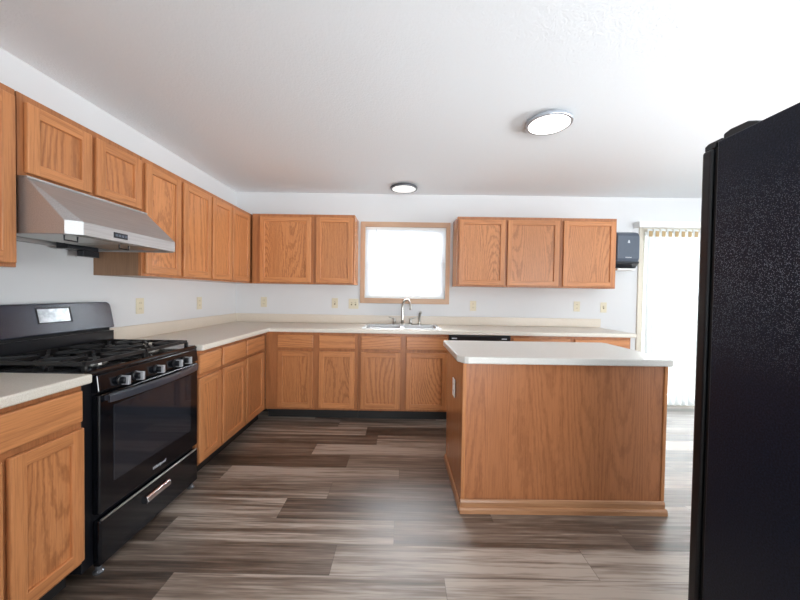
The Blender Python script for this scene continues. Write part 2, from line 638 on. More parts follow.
def drawer(parent, x0, x1, z0, z1, yf):
    return link('drawer_front', bbox(x0, x1, yf - 0.02, yf - 0.0005, z0, z1), M['oak_h'], parent, 0.006, 2)


def cabinet(name, label, loc, left, w, depth, z0, z1, doors, drawers=(), toe=True, group=None, x_lo=0.0, hollow=False):
    t = thing(name, label, 'cabinet', loc, PI / 2 if left else 0.0, group)
    g = 0.0008
    if hollow:
        bm = bmesh.new()
        cells(bm, [x_lo + g, x_lo + 0.018, w - 0.018, w - g], [-(depth - 0.019), -0.020, -0.002], lambda i, j: not (i == 1 and j == 0), z0, z1, 'xy')
    else:
        bm = bbox(x_lo + g, w - g, -(depth - 0.019), -0.002, z0, z1)
    link('carcass', bm, M['oak_side'], t)
    link('face_frame', bbox(x_lo + g, w - g, -depth, -(depth - 0.019), z0, z1), M['oak_frame_shaded'], t, 0.0015, 1)
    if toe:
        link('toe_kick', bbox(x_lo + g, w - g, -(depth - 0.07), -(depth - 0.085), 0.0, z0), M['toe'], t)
    for d in doors:
        door(t, *d, -depth)
    for d in drawers:
        drawer(t, *d, -depth)
    return t


BD, BZ0, BZ1 = 0.61, 0.102, 0.876
DZ = (0.124, 0.690)
RZ = (0.718, 0.850)
UD, UZ0, UZ1 = 0.305, 1.362, 2.113
TZ = (1.378, 2.080)


def lcab(name, label, y0, y1, doors, drawers=(), base=True, group=None, dz=None, uz0=None):
    """cabinet on the left wall between y0 and y1 (world); door spans are world y"""
    z = (DZ if base else TZ) if dz is None else dz
    dd = [(a - y0, b - y0, z[0], z[1]) for a, b in doors]
    rr = [(a - y0, b - y0, RZ[0], RZ[1]) for a, b in drawers]
    if base:
        return cabinet(name, label, (0, y0, 0), True, y1 - y0, BD, BZ0, BZ1, dd, rr, True, group)
    return cabinet(name, label, (0, y0, 0), True, y1 - y0, UD, uz0 or UZ0, UZ1, dd, rr, False, group)


def bcab(name, label, x0, x1, doors, drawers=(), base=True, group=None):
    z = DZ if base else TZ
    dd = [(a - x0, b - x0, z[0], z[1]) for a, b in doors]
    rr = [(a - x0, b - x0, RZ[0], RZ[1]) for a, b in drawers]
    if base:
        return cabinet(name, label, (x0, 0, 0), False, x1 - x0, BD, BZ0, BZ1, dd, rr, True, group, hollow='sink' in label.split('under')[-1] and 'under' in label)
    return cabinet(name, label, (x0, 0, 0), False, x1 - x0, UD, UZ0, UZ1, dd, rr, False, group)


GB, GU = 'honey oak base cabinets', 'honey oak wall cabinets'
lcab('base_cabinet', 'honey oak base cabinet with one wide drawer on the near side of the black stove', -3.06, -2.480,
     [(-3.03, -2.768), (-2.748, -2.486)], [(-3.03, -2.492)], group=GB)
lcab('base_cabinet', 'narrow single-door oak base cabinet directly past the black stove', -1.712, -1.424, [(-1.70, -1.437)], [(-1.70, -1.437)], group=GB)
lcab('base_cabinet', 'two-door oak base cabinet filling the left run up to the inner corner', -1.424, -0.6105,
     [(-1.411, -1.060), (-1.033, -0.681)], [(-1.411, -1.060), (-1.033, -0.681)], group=GB)
bcab('base_cabinet', 'two-door oak base cabinet between the inner corner and the sink base', 0.6105, 1.53,
     [(0.733, 1.085), (1.146, 1.500)], [(0.733, 1.085), (1.146, 1.500)], group=GB)
bcab('base_cabinet', 'two-door oak base cabinet directly under the double sink', 1.53, 2.43,
     [(1.561, 1.952), (2.008, 2.416)], [(1.561, 1.952), (2.008, 2.416)], group=GB)
bcab('base_cabinet', 'oak base cabinet just right of the dishwasher, only its top drawer showing over the island', 3.04, 3.646,
     [(3.062, 3.624)], [(3.062, 3.624)], group=GB)
bcab('base_cabinet', 'oak base cabinet at the open end of the back counter, mostly behind the island', 3.646, 4.225,
     [(3.668, 4.203)], [(3.668, 4.203)], group=GB)

lcab('wall_cabinet', 'tall oak wall cabinet on the near side of the stainless range hood', -3.06, -2.452,
     [(-3.02, -2.466)], base=False, group=GU)
lcab('wall_cabinet', 'short two-door oak wall cabinet above the stainless range hood', -2.448, -1.785,
     [(-2.424, -2.128), (-2.100, -1.800)], base=False, group=GU, dz=(1.775, 2.080), uz0=1.757)
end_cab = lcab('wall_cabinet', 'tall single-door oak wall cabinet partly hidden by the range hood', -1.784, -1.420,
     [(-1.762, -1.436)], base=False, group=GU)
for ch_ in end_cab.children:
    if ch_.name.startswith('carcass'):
        ch_.data.materials[0] = M['shaded_veneer']
        ch_['label'] = 'oak end panel and sides with shade put into the colour'
lcab('wall_cabinet', 'tall two-door oak wall cabinet, second past the range hood on the left wall', -1.420, -0.702,
     [(-1.401, -1.052), (-1.026, -0.711)], base=False, group=GU)
lcab('wall_cabinet', 'tall single-door oak wall cabinet reaching into the inner corner of the left wall', -0.702, -0.003,
     [(-0.694, -0.347)], base=False, group=GU)
bcab('wall_cabinet', 'oak wall cabinet with one wide door in the back corner', 0.328, 0.998, [(0.417, 0.970)], base=False, group=GU)
bcab('wall_cabinet', 'narrow single-door oak wall cabinet just left of the kitchen window', 0.998, 1.440, [(1.026, 1.422)], base=False, group=GU)
bcab('wall_cabinet', 'two-door oak wall cabinet just right of the kitchen window', 2.545, 3.660,
     [(2.563, 3.058), (3.084, 3.636)], base=False, group=GU)
bcab('wall_cabinet', 'single-door oak wall cabinet beside the grey towel dispenser', 3.660, 4.255, [(3.682, 4.236)], base=False, group=GU)

# ------------------------------------------------------------------ countertops
CT0, CT1 = 0.877, 0.916
SX0, SX1, SY0, SY1 = 1.575, 2.345, -0.545, -0.085
XE = 4.262
ct = thing('countertop', 'L-shaped oatmeal laminate countertop running round the corner with the sink in it', 'countertop', (0, 0, CT0))
bm = bmesh.new()
us = [0.002, 0.657, SX0, SX1, XE]
vs = [-1.712, -0.641, SY0, SY1, -0.002]
cells(bm, us, vs, lambda i, j: (i == 0 or j > 0) and not (i == 2 and j == 2), 0.0, CT1 - CT0, 'xy')
link('worktop', bm, M['counter'], ct, 0.008, 3)
bm = bmesh.new()
prism(bm, [(0.0025, -1.71), (0.021, -1.71), (0.021, -0.021), (4.285, -0.021), (4.285, -0.0025), (0.0025, -0.0025)], CT1 - CT0, 1.014 - CT0, 'z')
link('backsplash', bm, M['splash'], ct, 0.004, 2)
ct2 = thing('countertop', 'short oatmeal laminate countertop on the near side of the black stove', 'countertop', (0, -2.476, CT0))
link('worktop', bbox(0.002, 0.657, -0.584, 0.0, 0.0, CT1 - CT0), M['counter'], ct2, 0.008, 3)
link('backsplash', bbox(0.0025, 0.021, -0.584, 0.0, CT1 - CT0, 1.014 - CT0), M['splash'], ct2, 0.004, 2)

# ------------------------------------------------------------------ island
IR = math.radians(0.65)
isl = thing('kitchen_island', 'oak kitchen island with pale laminate top standing on the plank floor', 'island', (2.321, -1.940, 0), IR)
IW, IDp, IH = 1.206, 0.60, 0.876
link('carcass', bbox(0.012, IW - 0.012, 0.012, IDp, 0.0, IH), M['oak_side'], isl)
link('front_panel', bbox(0.022, IW - 0.022, 0.002, 0.012, 0.0, IH), M['island_panel'], isl)
link('side_panel', bbox(0.002, 0.012, 0.022, IDp, 0.0, IH), M['oak_side'], isl)
link('side_panel', bbox(IW - 0.012, IW - 0.002, 0.022, IDp, 0.0, IH), M['oak_side'], isl)
for xa in (0.0, IW - 0.022):
    link('corner_trim', bbox(xa, xa + 0.022, -0.003, 0.022, 0.0, IH), M['oak_side'], isl, 0.003, 2)
bm = bmesh.new()
prism(bm, [(-0.003, 0.0), (-0.003, 0.074), (-0.010, 0.070), (-0.014, 0.058), (-0.014, 0.0)], -0.001, IW - 0.004, 'x')
link('base_molding', bm, M['island_trim'], isl)
bm = bmesh.new()
prism(bm, [(-0.014, 0.0), (-0.014, 0.034), (-0.022, 0.032), (-0.028, 0.022), (-0.030, 0.0)], -0.008, IW + 0.002, 'x')
link('shoe_molding', bm, M['island_trim'], isl)
bm = bmesh.new()
prism(bm, [(-0.012, 0.0), (0.002, 0.0), (0.002, 0.045), (-0.006, 0.040), (-0.012, 0.02)], 0.0, IDp, 'y')
link('shoe_molding', bm, M['island_trim'], isl)
top_poly = [(-0.030, 0.030), (0.004, -0.026), (0.026, -0.034), (1.210, -0.034), (1.224, -0.020), (1.228, 0.60), (1.208, 0.640),
            (-0.02, 0.640), (-0.030, 0.62)]
bm = bmesh.new()
prism(bm, top_poly, IH + 0.0005, IH + 0.041, 'z')
link('worktop', bm, M['island_top'], isl, 0.007, 3)

# ------------------------------------------------------------------ gas range
SW = 0.748
st = thing('gas_range', 'black gas range with cast iron grates standing between the oak base cabinets', 'stove', (0, -2.474, 0), PI / 2)
FX = 0.600                                            # body front, local y = -FX
link('body', bbox(0.0, SW, -FX, -0.012, 0.045, 0.895), M['black_satin'], st, 0.004, 2)
# cooktop: shallow tray with raised edge
bm = bmesh.new()
prism(bm, [(-0.10, 0.895), (-0.10, 0.917), (-0.612, 0.917), (-0.626, 0.909), (-0.626, 0.895)], 0.0, SW, 'x')
link('cooktop', bm, M['black_gloss'], st, 0.004, 2)
bm = bmesh.new()
prism(bm, [(-0.601, 0.815), (-0.601, 0.8945), (-0.626, 0.8945), (-0.634, 0.825), (-0.630, 0.815)], 0.046, SW - 0.004, 'x')
link('control_panel', bm, M['black_gloss'], st, 0.003, 2)
for yk in (-2.312, -2.226, -2.086, -1.942, -1.858):
    xl = yk + 2.474
    bm = bmesh.new()
    lathe(bm, [(0.024, -0.6295), (0.024, -0.638), (0.0185, -0.640), (0.0175, -0.660), (0.015, -0.663)], 20, (xl, 0, 0.846), 'y')
    k_ = link('knob', bm, M['black_satin'], st, smooth=False)
    link('knob_grip', bbox(xl - 0.007, xl + 0.007, -0.676, -0.6405, 0.825, 0.867), M['knob_grey'], k_, 0.002, 2)
# oven door
od = link('oven_door', bbox(0.048, SW - 0.006, -0.634, -0.6005, 0.272, 0.806), M['black_gloss'], st, 0.006, 2)
od['label'] = 'glossy black oven door'
t_ = NT('smoked_oven_glass')
M['oven_glass'] = t_.set(lin((34, 36, 42)), 0.05)
link('oven_window', bbox(0.120, SW - 0.075, -0.6365, -0.633, 0.388, 0.742), M['oven_glass'], od, 0.002, 1)
bm = bmesh.new()
N = 16
A = []
for i in range(N + 1):
    s = i / N
    x = 0.075 + s * (SW - 0.115)
    out = 0.018 + 0.030 * math.sin(PI * s) ** 0.7
    A.append((x, -0.634 - out))
secs = []
for i, (x, y) in enumerate(A):
    zc = 0.787
    hh = 0.020
    secs.append([bm.verts.new((x, y - 0.007, zc - hh)), bm.verts.new((x, y - 0.009, zc + hh * 0.6)), bm.verts.new((x, y, zc + hh)), bm.verts.new((x, y + 0.004, zc - hh))])
for P_, Q_ in zip(secs, secs[1:]):
    for k in range(4):
        bm.faces.new((P_[k], P_[(k + 1) % 4], Q_[(k + 1) % 4], Q_[k]))
bm.faces.new(secs[0][::-1])
bm.faces.new(secs[-1])
for x in (A[0][0], A[-1][0] - 0.03):
    box(bm, x, x + 0.03, -0.659, -0.632, 0.776, 0.798)
link('oven_handle', bm, M['handle_grey'], od, 0.002, 2)


def lettering(name, body, size, mat, parent, loc, rot, shear=0.0):
    cu = bpy.data.curves.new(name, 'FONT')
    cu.body = body
    cu.size = size
    cu.extrude = 0.0006
    cu.shear = shear
    cu.align_x = 'CENTER'
    tmp = bpy.data.objects.new(name, cu)
    COL.objects.link(tmp)
    bpy.context.view_layer.update()
    me = bpy.data.meshes.new_from_object(tmp)
    bpy.data.objects.remove(tmp)
    o = bpy.data.objects.new(name, me)
    COL.objects.link(o)
    me.materials.clear()
    me.materials.append(mat)
    o.parent = parent
    o.location = loc
    o.rotation_euler = rot
    return o


lettering('emblem', 'Whirlpool', 0.023, M['mark'], od, (0.405, -0.6348, 0.306), (PI / 2, 0, 0), 0.25)
# storage drawer
sd = link('storage_drawer', bbox(0.048, SW - 0.006, -0.636, -0.6005, 0.036, 0.244), M['black_gloss'], st, 0.010, 3)
link('drawer_trim', bbox(0.056, SW - 0.012, -0.638, -0.628, 0.240, 0.2475), M['nickel'], sd, 0.001, 1)
bm = bmesh.new()
prism(bm, [(-0.635, 0.160), (-0.647, 0.157), (-0.656, 0.170), (-0.652, 0.192), (-0.644, 0.197), (-0.635, 0.190)], 0.300, 0.470, 'x')
link('drawer_handle', bm, M['chrome'], sd, 0.002, 2)
for xa in (0.068, SW - 0.04):
    for ya in (-0.612, -0.06):
        bm = bmesh.new()
        lathe(bm, [(0.020, 0.0), (0.022, 0.006), (0.012, 0.014), (0.012, 0.046)], 16, (xa, ya, 0))
        link('leveling_foot', bm, M['rim'], st, smooth=False)
# back guard: lower riser, vent slot, tilted console with rounded end
link('back_riser', bbox(0.004, SW - 0.004, -0.085, -0.012, 0.895, 1.010), M['black_satin'], st, 0.003, 2)
bm = bmesh.new()
box(bm, 0.02, SW - 0.02, -0.070, -0.012, 1.0095, 1.032)
link('vent_slot', bm, M['cavity'], st)
rr = 0.028
pts = []
for cx_, cz_, a0 in ((SW - 0.014 - rr, 1.192 - rr, 0), (-0.006 + rr, 1.192 - rr, 90), (-0.006 + 0.008, 1.030 + 0.008, 180), (SW - 0.014 - 0.008, 1.030 + 0.008, 270)):
    r0 = rr if a0 < 180 else 0.008
    for k in range(5):
        a = math.radians(a0 + k * 22.5)
        pts.append((cx_ + r0 * math.cos(a), cz_ + r0 * math.sin(a)))
bm = bmesh.new()
Af = [bm.verts.new((x, -0.100 + (z - 1.03) * 0.20, z)) for x, z in pts]
Ab = [bm.verts.new((x, -0.014, z)) for x, z in pts]
bm.faces.new(Af)
bm.faces.new(Ab[::-1])
for i in range(len(pts)):
    j = (i + 1) % len(pts)
    bm.faces.new((Af[i], Ab[i], Ab[j], Af[j]))
cons = link('backguard', bm, M['console'], st, 0.005, 2)


def console_y(z):
    return -0.100 + (z - 1.03) * 0.20


bm = bmesh.new()
for (xa, xb, za, zb, dy) in ((0.296, 0.474, 1.088, 1.170, 0.0015),):
    v8 = [(x, console_y(z) - d, z) for x in (xa, xb) for z in (za, zb) for d in (0.0, dy)]
    vv = [bm.verts.new(p) for p in v8]
    bmesh.ops.convex_hull(bm, input=vv)
link('display_bezel', bm, M['cavity'], cons)
t_ = NT('clock_display_glass')
v_ = t_.coords((1, 1, 1))
M['display'] = t_.set(t_.ramp(t_.noise(v_, 30, 3), [(0.35, lin((168, 172, 176))), (0.65, lin((214, 216, 218)))]), 0.12, 0.5)
bm = bmesh.new()
vv = [bm.verts.new((x, console_y(z) - d, z)) for x in (0.303, 0.462) for z in (1.094, 1.164) for d in (0.0010, 0.003)]
bmesh.ops.convex_hull(bm, input=vv)
link('clock_display', bm, M['display'], cons)
# burners and continuous grates
for gx in (0.205, 0.545):
    for gy in (-0.235, -0.465):
        bm = bmesh.new()
        lathe(bm, [(0.052, 0.917), (0.052, 0.924), (0.040, 0.930)], 24, (gx, gy, 0))
        b_ = link('burner', bm, M['nickel'], st)
        bm = bmesh.new()
        lathe(bm, [(0.036, 0.930), (0.037, 0.938), (0.030, 0.941)], 24, (gx, gy, 0))
        link('burner_cap', bm, M['iron'], b_)


def bar(bm, x0, y0, x1, y1, z0, z1, w):
    d = Vector((x1 - x0, y1 - y0, 0)).normalized()
    n = Vector((-d.y, d.x, 0)) * w / 2
    vs_ = []
    for (x, y) in ((x0, y0), (x1, y1)):
        for s in (-1, 1):
            for z in (z0, z1):
                vs_.append(bm.verts.new((x + s * n.x, y + s * n.y, z)))
    for q in ((0, 1, 3, 2), (4, 6, 7, 5), (0, 4, 5, 1), (2, 3, 7, 6), (0, 2, 6, 4), (1, 5, 7, 3)):
        bm.faces.new([vs_[i] for i in q])


for x0, x1 in ((0.040, 0.370), (0.380, 0.710)):
    bm = bmesh.new()
    ya, yb = -0.580, -0.115
    z0, z1 = 0.938, 0.954
    for y in (ya, (ya + yb) / 2, yb):
        bar(bm, x0, y, x1, y, z0, z1, 0.013)
    for x in (x0, x1):
        bar(bm, x, ya, x, yb, z0, z1, 0.013)
    cx = (x0 + x1) / 2
    for cy in (-0.235, -0.465):
        for a in range(8):
            c_, s_ = math.cos(a * PI / 4), math.sin(a * PI / 4)
            R1 = 0.150 if a % 2 == 0 else 0.165
            ex = max(x0, min(x1, cx + c_ * R1))
            ey = max(ya, min(yb, cy + s_ * R1))
            bar(bm, cx + c_ * 0.035, cy + s_ * 0.035, ex, ey, z0 + 0.002, z1 + 0.002, 0.011)
    for x in (x0, x1):
        for y in (ya, yb):
            box(bm, x - 0.008, x + 0.008, y - 0.008, y + 0.008, 0.9165, 0.940)
    link('grate', bm, M['iron'], st)

# ------------------------------------------------------------------ range hood
HW = 0.660
hd = thing('range_hood', 'stainless steel range hood mounted under the short oak cabinet above the stove', 'range hood', (0, -2.448, 1.509), PI / 2)
bm = bmesh.new()
CH, FXH, SXH, ZT, ZL = 0.034, 0.556, 0.508, 0.2475, 0.060
plan = [(0.0, -0.012), (HW, -0.012), (HW, -SXH), (HW - 0.045, -FXH), (CH, -FXH), (0.0, -SXH)]
# shell: outer wall from plan, sloping canopy to the top
lo = [bm.verts.new((x, y, 0.0)) for x, y in plan]
mid = [bm.verts.new((x, y, ZL if i > 1 else ZT)) for i, (x, y) in enumerate(plan)]
ta, tb = bm.verts.new((0.0, -0.335, ZT)), bm.verts.new((HW, -0.335, ZT))
F = bm.faces.new
F((lo[0], lo[1], mid[1], mid[0]))
F((lo[1], lo[2], mid[2], tb, mid[1]))
F((lo[0], mid[0], ta, mid[5], lo[5]))
F((lo[2], lo[3], mid[3], mid[2]))
F((lo[3], lo[4], mid[4], mid[3]))
F((lo[4], lo[5], mid[5], mid[4]))
F((mid[0], mid[1], tb, ta))
F((ta, tb, mid[3], mid[4]))
F((tb, mid[2], mid[3]))
F((ta, mid[4], mid[5]))
# underside: rim and recessed pan
inn = [bm.verts.new((x, y, 0.0)) for x, y in [(0.02, -0.04), (HW - 0.02, -0.04), (HW - 0.02, -SXH + 0.01), (HW - 0.055, -FXH + 0.025), (CH + 0.01, -FXH + 0.025), (0.02, -SXH + 0.01)]]
pan = [bm.verts.new((v.co.x, v.co.y, 0.030)) for v in inn]
for i in range(6):
    j = (i + 1) % 6
    F((lo[i], lo[j], inn[j], inn[i]))
    F((inn[i], inn[j], pan[j], pan[i]))
F(pan)
link('canopy', bm, M['steel'], hd, 0.002, 1)
link('top_lip', bbox(0.0, HW, -0.350, -0.326, ZT - 0.010, ZT - 0.0005), M['steel'], hd, 0.002, 2)
cp = link('control_plate', bbox(0.185, 0.265, -FXH - 0.0025, -FXH + 0.001, 0.016, 0.044), M['dark_plastic'], hd, 0.001, 1)
for k in range(4):
    link('button', bbox(0.192 + k * 0.018, 0.204 + k * 0.018, -FXH - 0.005, -FXH - 0.002, 0.025, 0.035), M['grey_plastic'], cp)
for k in range(2):
    xa = 0.05 + k * 0.285
    fl = bmesh.new()
    box(fl, xa, xa + 0.275, -0.470, -0.160, 0.006, 0.0295)
    f_ = link('grease_filter', fl, M['nickel'], hd, 0.002, 1)
    bm = bmesh.new()
    tube(bm, [(xa + 0.015, -0.44, 0.007), (xa + 0.015, -0.44, -0.016), (xa + 0.075, -0.44, -0.016), (xa + 0.075, -0.44, 0.007)], 0.0035, 8)
    link('filter_handle', bm, M['dark_plastic'], f_)
link('wiring_box', bbox(0.40, 0.58, -0.115, -0.045, -0.012, 0.029), M['dark_plastic'], hd, 0.002, 1)
bm = bmesh.new()
prism(bm, [(-0.100, -0.0115), (-0.100, -0.045), (-0.060, -0.045), (-0.060, -0.0115)], 0.50, 0.60, 'x')
link('bracket', bm, M['dark_plastic'], hd, 0.002, 1)

# ------------------------------------------------------------------ refrigerator (faces the back wall)
FRX, FRY = 2.929, -2.817
fr = thing('refrigerator', 'tall black refrigerator with textured side panel close to the camera', 'refrigerator', (FRX, FRY, 0), PI)
# local: +x runs to world -X, -y runs to world +Y (the doors)
FW, FD, FH = 0.88, 0.70, 1.763
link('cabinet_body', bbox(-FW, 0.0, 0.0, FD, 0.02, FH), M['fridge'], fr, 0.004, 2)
link('door_gasket', bbox(-FW + 0.012, -0.012, -0.0185, 0.0, 0.06, FH - 0.012), M['cavity'], fr)
for xa, xb in ((-0.38, -0.002), (-FW + 0.002, -0.386)):
    d_ = link('door', bbox(xa, xb, -0.057, -0.018, 0.10, FH - 0.012), M['black_satin'], fr, 0.010, 3)
    hx = xa + 0.03 if xa > -0.5 else xb - 0.03
    bm = bmesh.new()
    tube(bm, [(hx, -0.062, 0.62), (hx, -0.105, 0.66), (hx, -0.105, 1.40), (hx, -0.062, 1.44)], 0.012, 10)
    link('door_handle', bm, M['black_satin'], d_, smooth=True)
bm = bmesh.new()
prism(bm, [(0.004, FH + 0.0005), (0.004, FH + 0.020), (0.025, FH + 0.026), (0.075, FH + 0.024), (0.100, FH + 0.012), (0.104, FH + 0.0005)], -0.120, -0.012, 'x')
link('hinge_cover', bm, M['black_satin'], fr, 0.004, 2)
bm = bmesh.new()
prism(bm, [(-0.055, FH - 0.0115), (-0.055, FH + 0.004), (-0.042, FH + 0.010), (0.003, FH + 0.010), (0.003, FH + 0.001), (-0.015, FH + 0.001), (-0.018, FH - 0.0115)], -0.060, -0.010, 'x')
link('hinge', bm, M['black_satin'], fr, 0.002, 1)
link('base_grille', bbox(-FW + 0.01, -0.01, -0.012, 0.0, 0.02, 0.095), M['cavity'], fr)
for xa in (-0.82, -0.06):
    for ya in (0.06, 0.62):
        bm = bmesh.new()
        lathe(bm, [(0.02, 0.0), (0.02, 0.02)], 14, (xa, ya, 0))
        link('roller_foot', bm, M['cavity'], fr)

# ------------------------------------------------------------------ dishwasher
dw = thing('dishwasher', 'black dishwasher under the back counter, its top strip showing over the island', 'dishwasher', (2.432, 0, 0))
link('tub', bbox(0.0, 0.606, -0.58, -0.05, 0.10, 0.874), M['black_satin'], dw)
link('door', bbox(0.004, 0.602, -0.625, -0.5805, 0.12, 0.765), M['black_gloss'], dw, 0.005, 2)
cpn = link('control_panel', bbox(0.004, 0.602, -0.632, -0.5805, 0.772, 0.868), M['black_satin'], dw, 0.006, 2)
for xa in (0.025, 0.515):
    link('panel_mark', bbox(xa, xa + 0.05, -0.6335, -0.6315, 0.836, 0.848), M['mark'], cpn)
link('kick_plate', bbox(0.004, 0.602, -0.53, -0.515, 0.0, 0.105), M['cavity'], dw)

# ------------------------------------------------------------------ sink, faucet, sprayer
sk = thing('kitchen_sink', 'stainless double bowl sink set into the counter under the window', 'sink', (0, 0, CT1))
bm = bmesh.new()
x0, x1, y0, y1 = SX0 - 0.018, SX1 + 0.018, SY0 - 0.018, SY1 + 0.018
bw = [(SX0 + 0.022, 1.945), (1.985, SX1 - 0.022)]
by0, by1 = SY0 + 0.015, SY1 - 0.070
cells(bm, [x0, bw[0][0], bw[0][1], bw[1][0], bw[1][1], x1], [y0, by0, by1, y1], lambda i, j: not (i in (1, 3) and j == 1), 0.0005, 0.006, 'xy')
link('rim', bm, M['steel'], sk, 0.002, 2)
for a, b in bw:
    bm = bmesh.new()
    g = 0.02
    t1 = [bm.verts.new(p) for p in ((a, by0, 0.003), (b, by0, 0.003), (b, by1, 0.003), (a, by1, 0.003))]
    t2 = [bm.verts.new(p) for p in ((a + g, by0 + g, -0.17), (b - g, by0 + g, -0.17), (b - g, by1 - g, -0.17), (a + g, by1 - g, -0.17))]
    for i in range(4):
        j = (i + 1) % 4
        bm.faces.new((t1[i], t1[j], t2[j], t2[i]))
    bm.faces.new(t2)
    bl = link('bowl', bm, M['steel'], sk)
    bm = bmesh.new()
    lathe(bm, [(0.04, -0.1695), (0.04, -0.167), (0.03, -0.166)], 20, ((a + b) / 2, (by0 + by1) / 2, 0))
    link('drain', bm, M['chrome'], bl)
fz = CT1 + 0.0062
fa = thing('faucet', 'brushed nickel gooseneck faucet with two lever handles behind the sink', 'faucet', (1.968, -0.118, fz))
bm = bmesh.new()
prism(bm, [(-0.11, -0.02), (-0.09, -0.028), (0.09, -0.028), (0.11, -0.02), (0.11, 0.02), (0.09, 0.028), (-0.09, 0.028), (-0.11, 0.02)], 0.0, 0.010, 'z')
link('base_plate', bm, M['nickel'], fa, 0.003, 2)
bm = bmesh.new()
P = [(0, 0, 0.010), (0, 0, 0.06), (0, 0, 0.20)]
for k in range(1, 12):
    a = PI - k * PI * 1.10 / 11
    P.append((0.062 * 0.72 * (1 + math.cos(a)), -0.062 * 0.9 * (1 + math.cos(a)), 0.20 + 0.085 * math.sin(a)))
tube(bm, P, [0.019, 0.014, 0.0125] + [0.0115] * 10 + [0.0125], 14)
link('spout', bm, M['nickel'], fa, smooth=True)
for sx in (-1, 1):
    bm = bmesh.new()
    hx = sx * 0.092
    tube(bm, [(hx, 0, 0.010), (hx, 0, 0.035), (hx, 0, 0.068), (hx, 0, 0.074)], [0.020, 0.016, 0.014, 0.006], 14)
    h_ = link('handle', bm, M['nickel'], fa, smooth=True)
    bm = bmesh.new()
    tube(bm, [(hx, 0, 0.062), (hx + sx * 0.03 * (1 if sx > 0 else 1), -0.004, 0.075), (hx + sx * 0.062, -0.008, 0.082)], [0.008, 0.006, 0.005], 10)
    link('lever', bm, M['nickel'], h_, smooth=True)
sp = thing('side_sprayer', 'nickel side sprayer standing right of the faucet', 'sprayer', (2.163, -0.118, fz))
bm = bmesh.new()
lathe(bm, [(0.021, 0.0), (0.021, 0.008), (0.014, 0.018), (0.013, 0.03)], 18)
link('holder', bm, M['nickel'], sp)
bm = bmesh.new()
tube(bm, [(0, 0, 0.03), (0, 0, 0.07), (0.002, -0.003, 0.115), (0.008, -0.01, 0.135), (0.014, -0.022, 0.146)], [0.011, 0.012, 0.014, 0.016, 0.013], 14)
link('wand', bm, M['nickel'], sp, smooth=True)

# ------------------------------------------------------------------ outlets and switches
def plate(kind, label, pos, rotz, w=0.072, h=0.118, n=1, switch=False, mat=None):
    mat = mat or M['almond']
    t = thing('light_switch' if switch else 'electrical_outlet', label, 'light switch' if switch else 'outlet', pos, rotz, 'almond wall plates')
    link('cover_plate', bbox(-w / 2, w / 2, -0.006, -0.0005, -h / 2, h / 2), mat, t, 0.002, 2)
    for k in range(n):
        cx = (k - (n - 1) / 2) * 0.046
        if switch:
            s_ = link('toggle', bbox(cx - 0.005, cx + 0.005, -0.018, -0.0055, -0.002, 0.014), mat, t, 0.001, 1)
            link('toggle_slot', bbox(cx - 0.007, cx + 0.007, -0.0068, -0.0058, -0.018, 0.018), M['almond_dark'], t)
        else:
            for dz in (-0.021, 0.021):
                r_ = link('socket', bbox(cx - 0.017, cx + 0.017, -0.0075, -0.0058, dz - 0.014, dz + 0.014), mat, t, 0.001, 1)
                bm = bmesh.new()
                box(bm, cx - 0.008, cx - 0.005, -0.0080, -0.0073, dz - 0.004, dz + 0.007)
                box(bm, cx + 0.005, cx + 0.008, -0.0080, -0.0073, dz - 0.004, dz + 0.007)
                link('slots', bm, M['almond_dark'], r_)
    return t


plate('o', 'almond outlet on the left wall beside the stove', (0, -1.418, 1.152), PI / 2)
plate('o', 'almond outlet on the left wall nearer the inner corner', (0, -0.702, 1.152), PI / 2)
plate('o', 'almond outlet on the back wall nearest the inner corner', (0.332, 0, 1.150), 0)
plate('s', 'almond single switch left of the wide double switch plate by the window', (1.170, 0, 1.150), 0, switch=True)
plate('s', 'wide almond double switch plate just left of the window casing', (1.390, 0, 1.146), 0, w=0.116, n=2, switch=True)
plate('o', 'almond outlet on the back wall right of the window', (2.796, 0, 1.142), 0)
plate('o', 'almond outlet under the single-door wall cabinet that adjoins the grey dispenser', (4.010, 0, 1.155), 0)
plate('s', 'almond switch on the wall directly under the grey dispenser', (4.322, 0, 1.148), 0, switch=True)
ov = Vector((2.316, -1.966, 0)) + Matrix.Rotation(IR, 3, 'Z') @ Vector((0.0015, 0.275, 0.660))
plate('o', 'white outlet on the left side of the oak island', tuple(ov), IR - PI / 2, mat=M['white'])

# ------------------------------------------------------------------ towel dispenser
td = thing('towel_dispenser', 'smoke grey paper towel dispenser mounted on the white wall beside the wall cabinet', 'dispenser', (4.445, 0, 1.60))
prof = [(-0.002, 0.0), (-0.002, 0.40), (-0.16, 0.40), (-0.20, 0.385), (-0.222, 0.345), (-0.225, 0.10), (-0.205, 0.06), (-0.15, 0.0)]
bm = bmesh.new()
prism(bm, prof, -0.125, 0.125, 'x')
sh = link('cover', bm, M['grey_plastic'], td, 0.014, 3)
bm = bmesh.new()
prism(bm, [(-0.1, -0.004), (-0.1, 0.06), (-0.212, 0.07), (-0.208, 0.05), (-0.150, -0.004)], -0.127, 0.129, 'x')
link('lower_chute', bm, M['dark_plastic'], td, 0.003, 2)
link('side_latch', bbox(0.122, 0.134, -0.16, -0.08, 0.07, 0.14), M['dark_plastic'], td, 0.003, 2)
bm = bmesh.new()
prism(bm, [(-0.012, 0.270), (0.012, 0.270), (0.008, 0.295), (0.0, 0.304), (-0.008, 0.295)], -0.2262, -0.2245, 'y')
link('emblem', bm, M['mark'], sh)
bm = bmesh.new()
for k in range(7):
    box(bm, -0.034 + k * 0.0098, -0.027 + k * 0.0098, -0.2262, -0.2245, 0.108, 0.116)
link('maker_mark', bm, M['mark'], sh)
pt = bmesh.new()
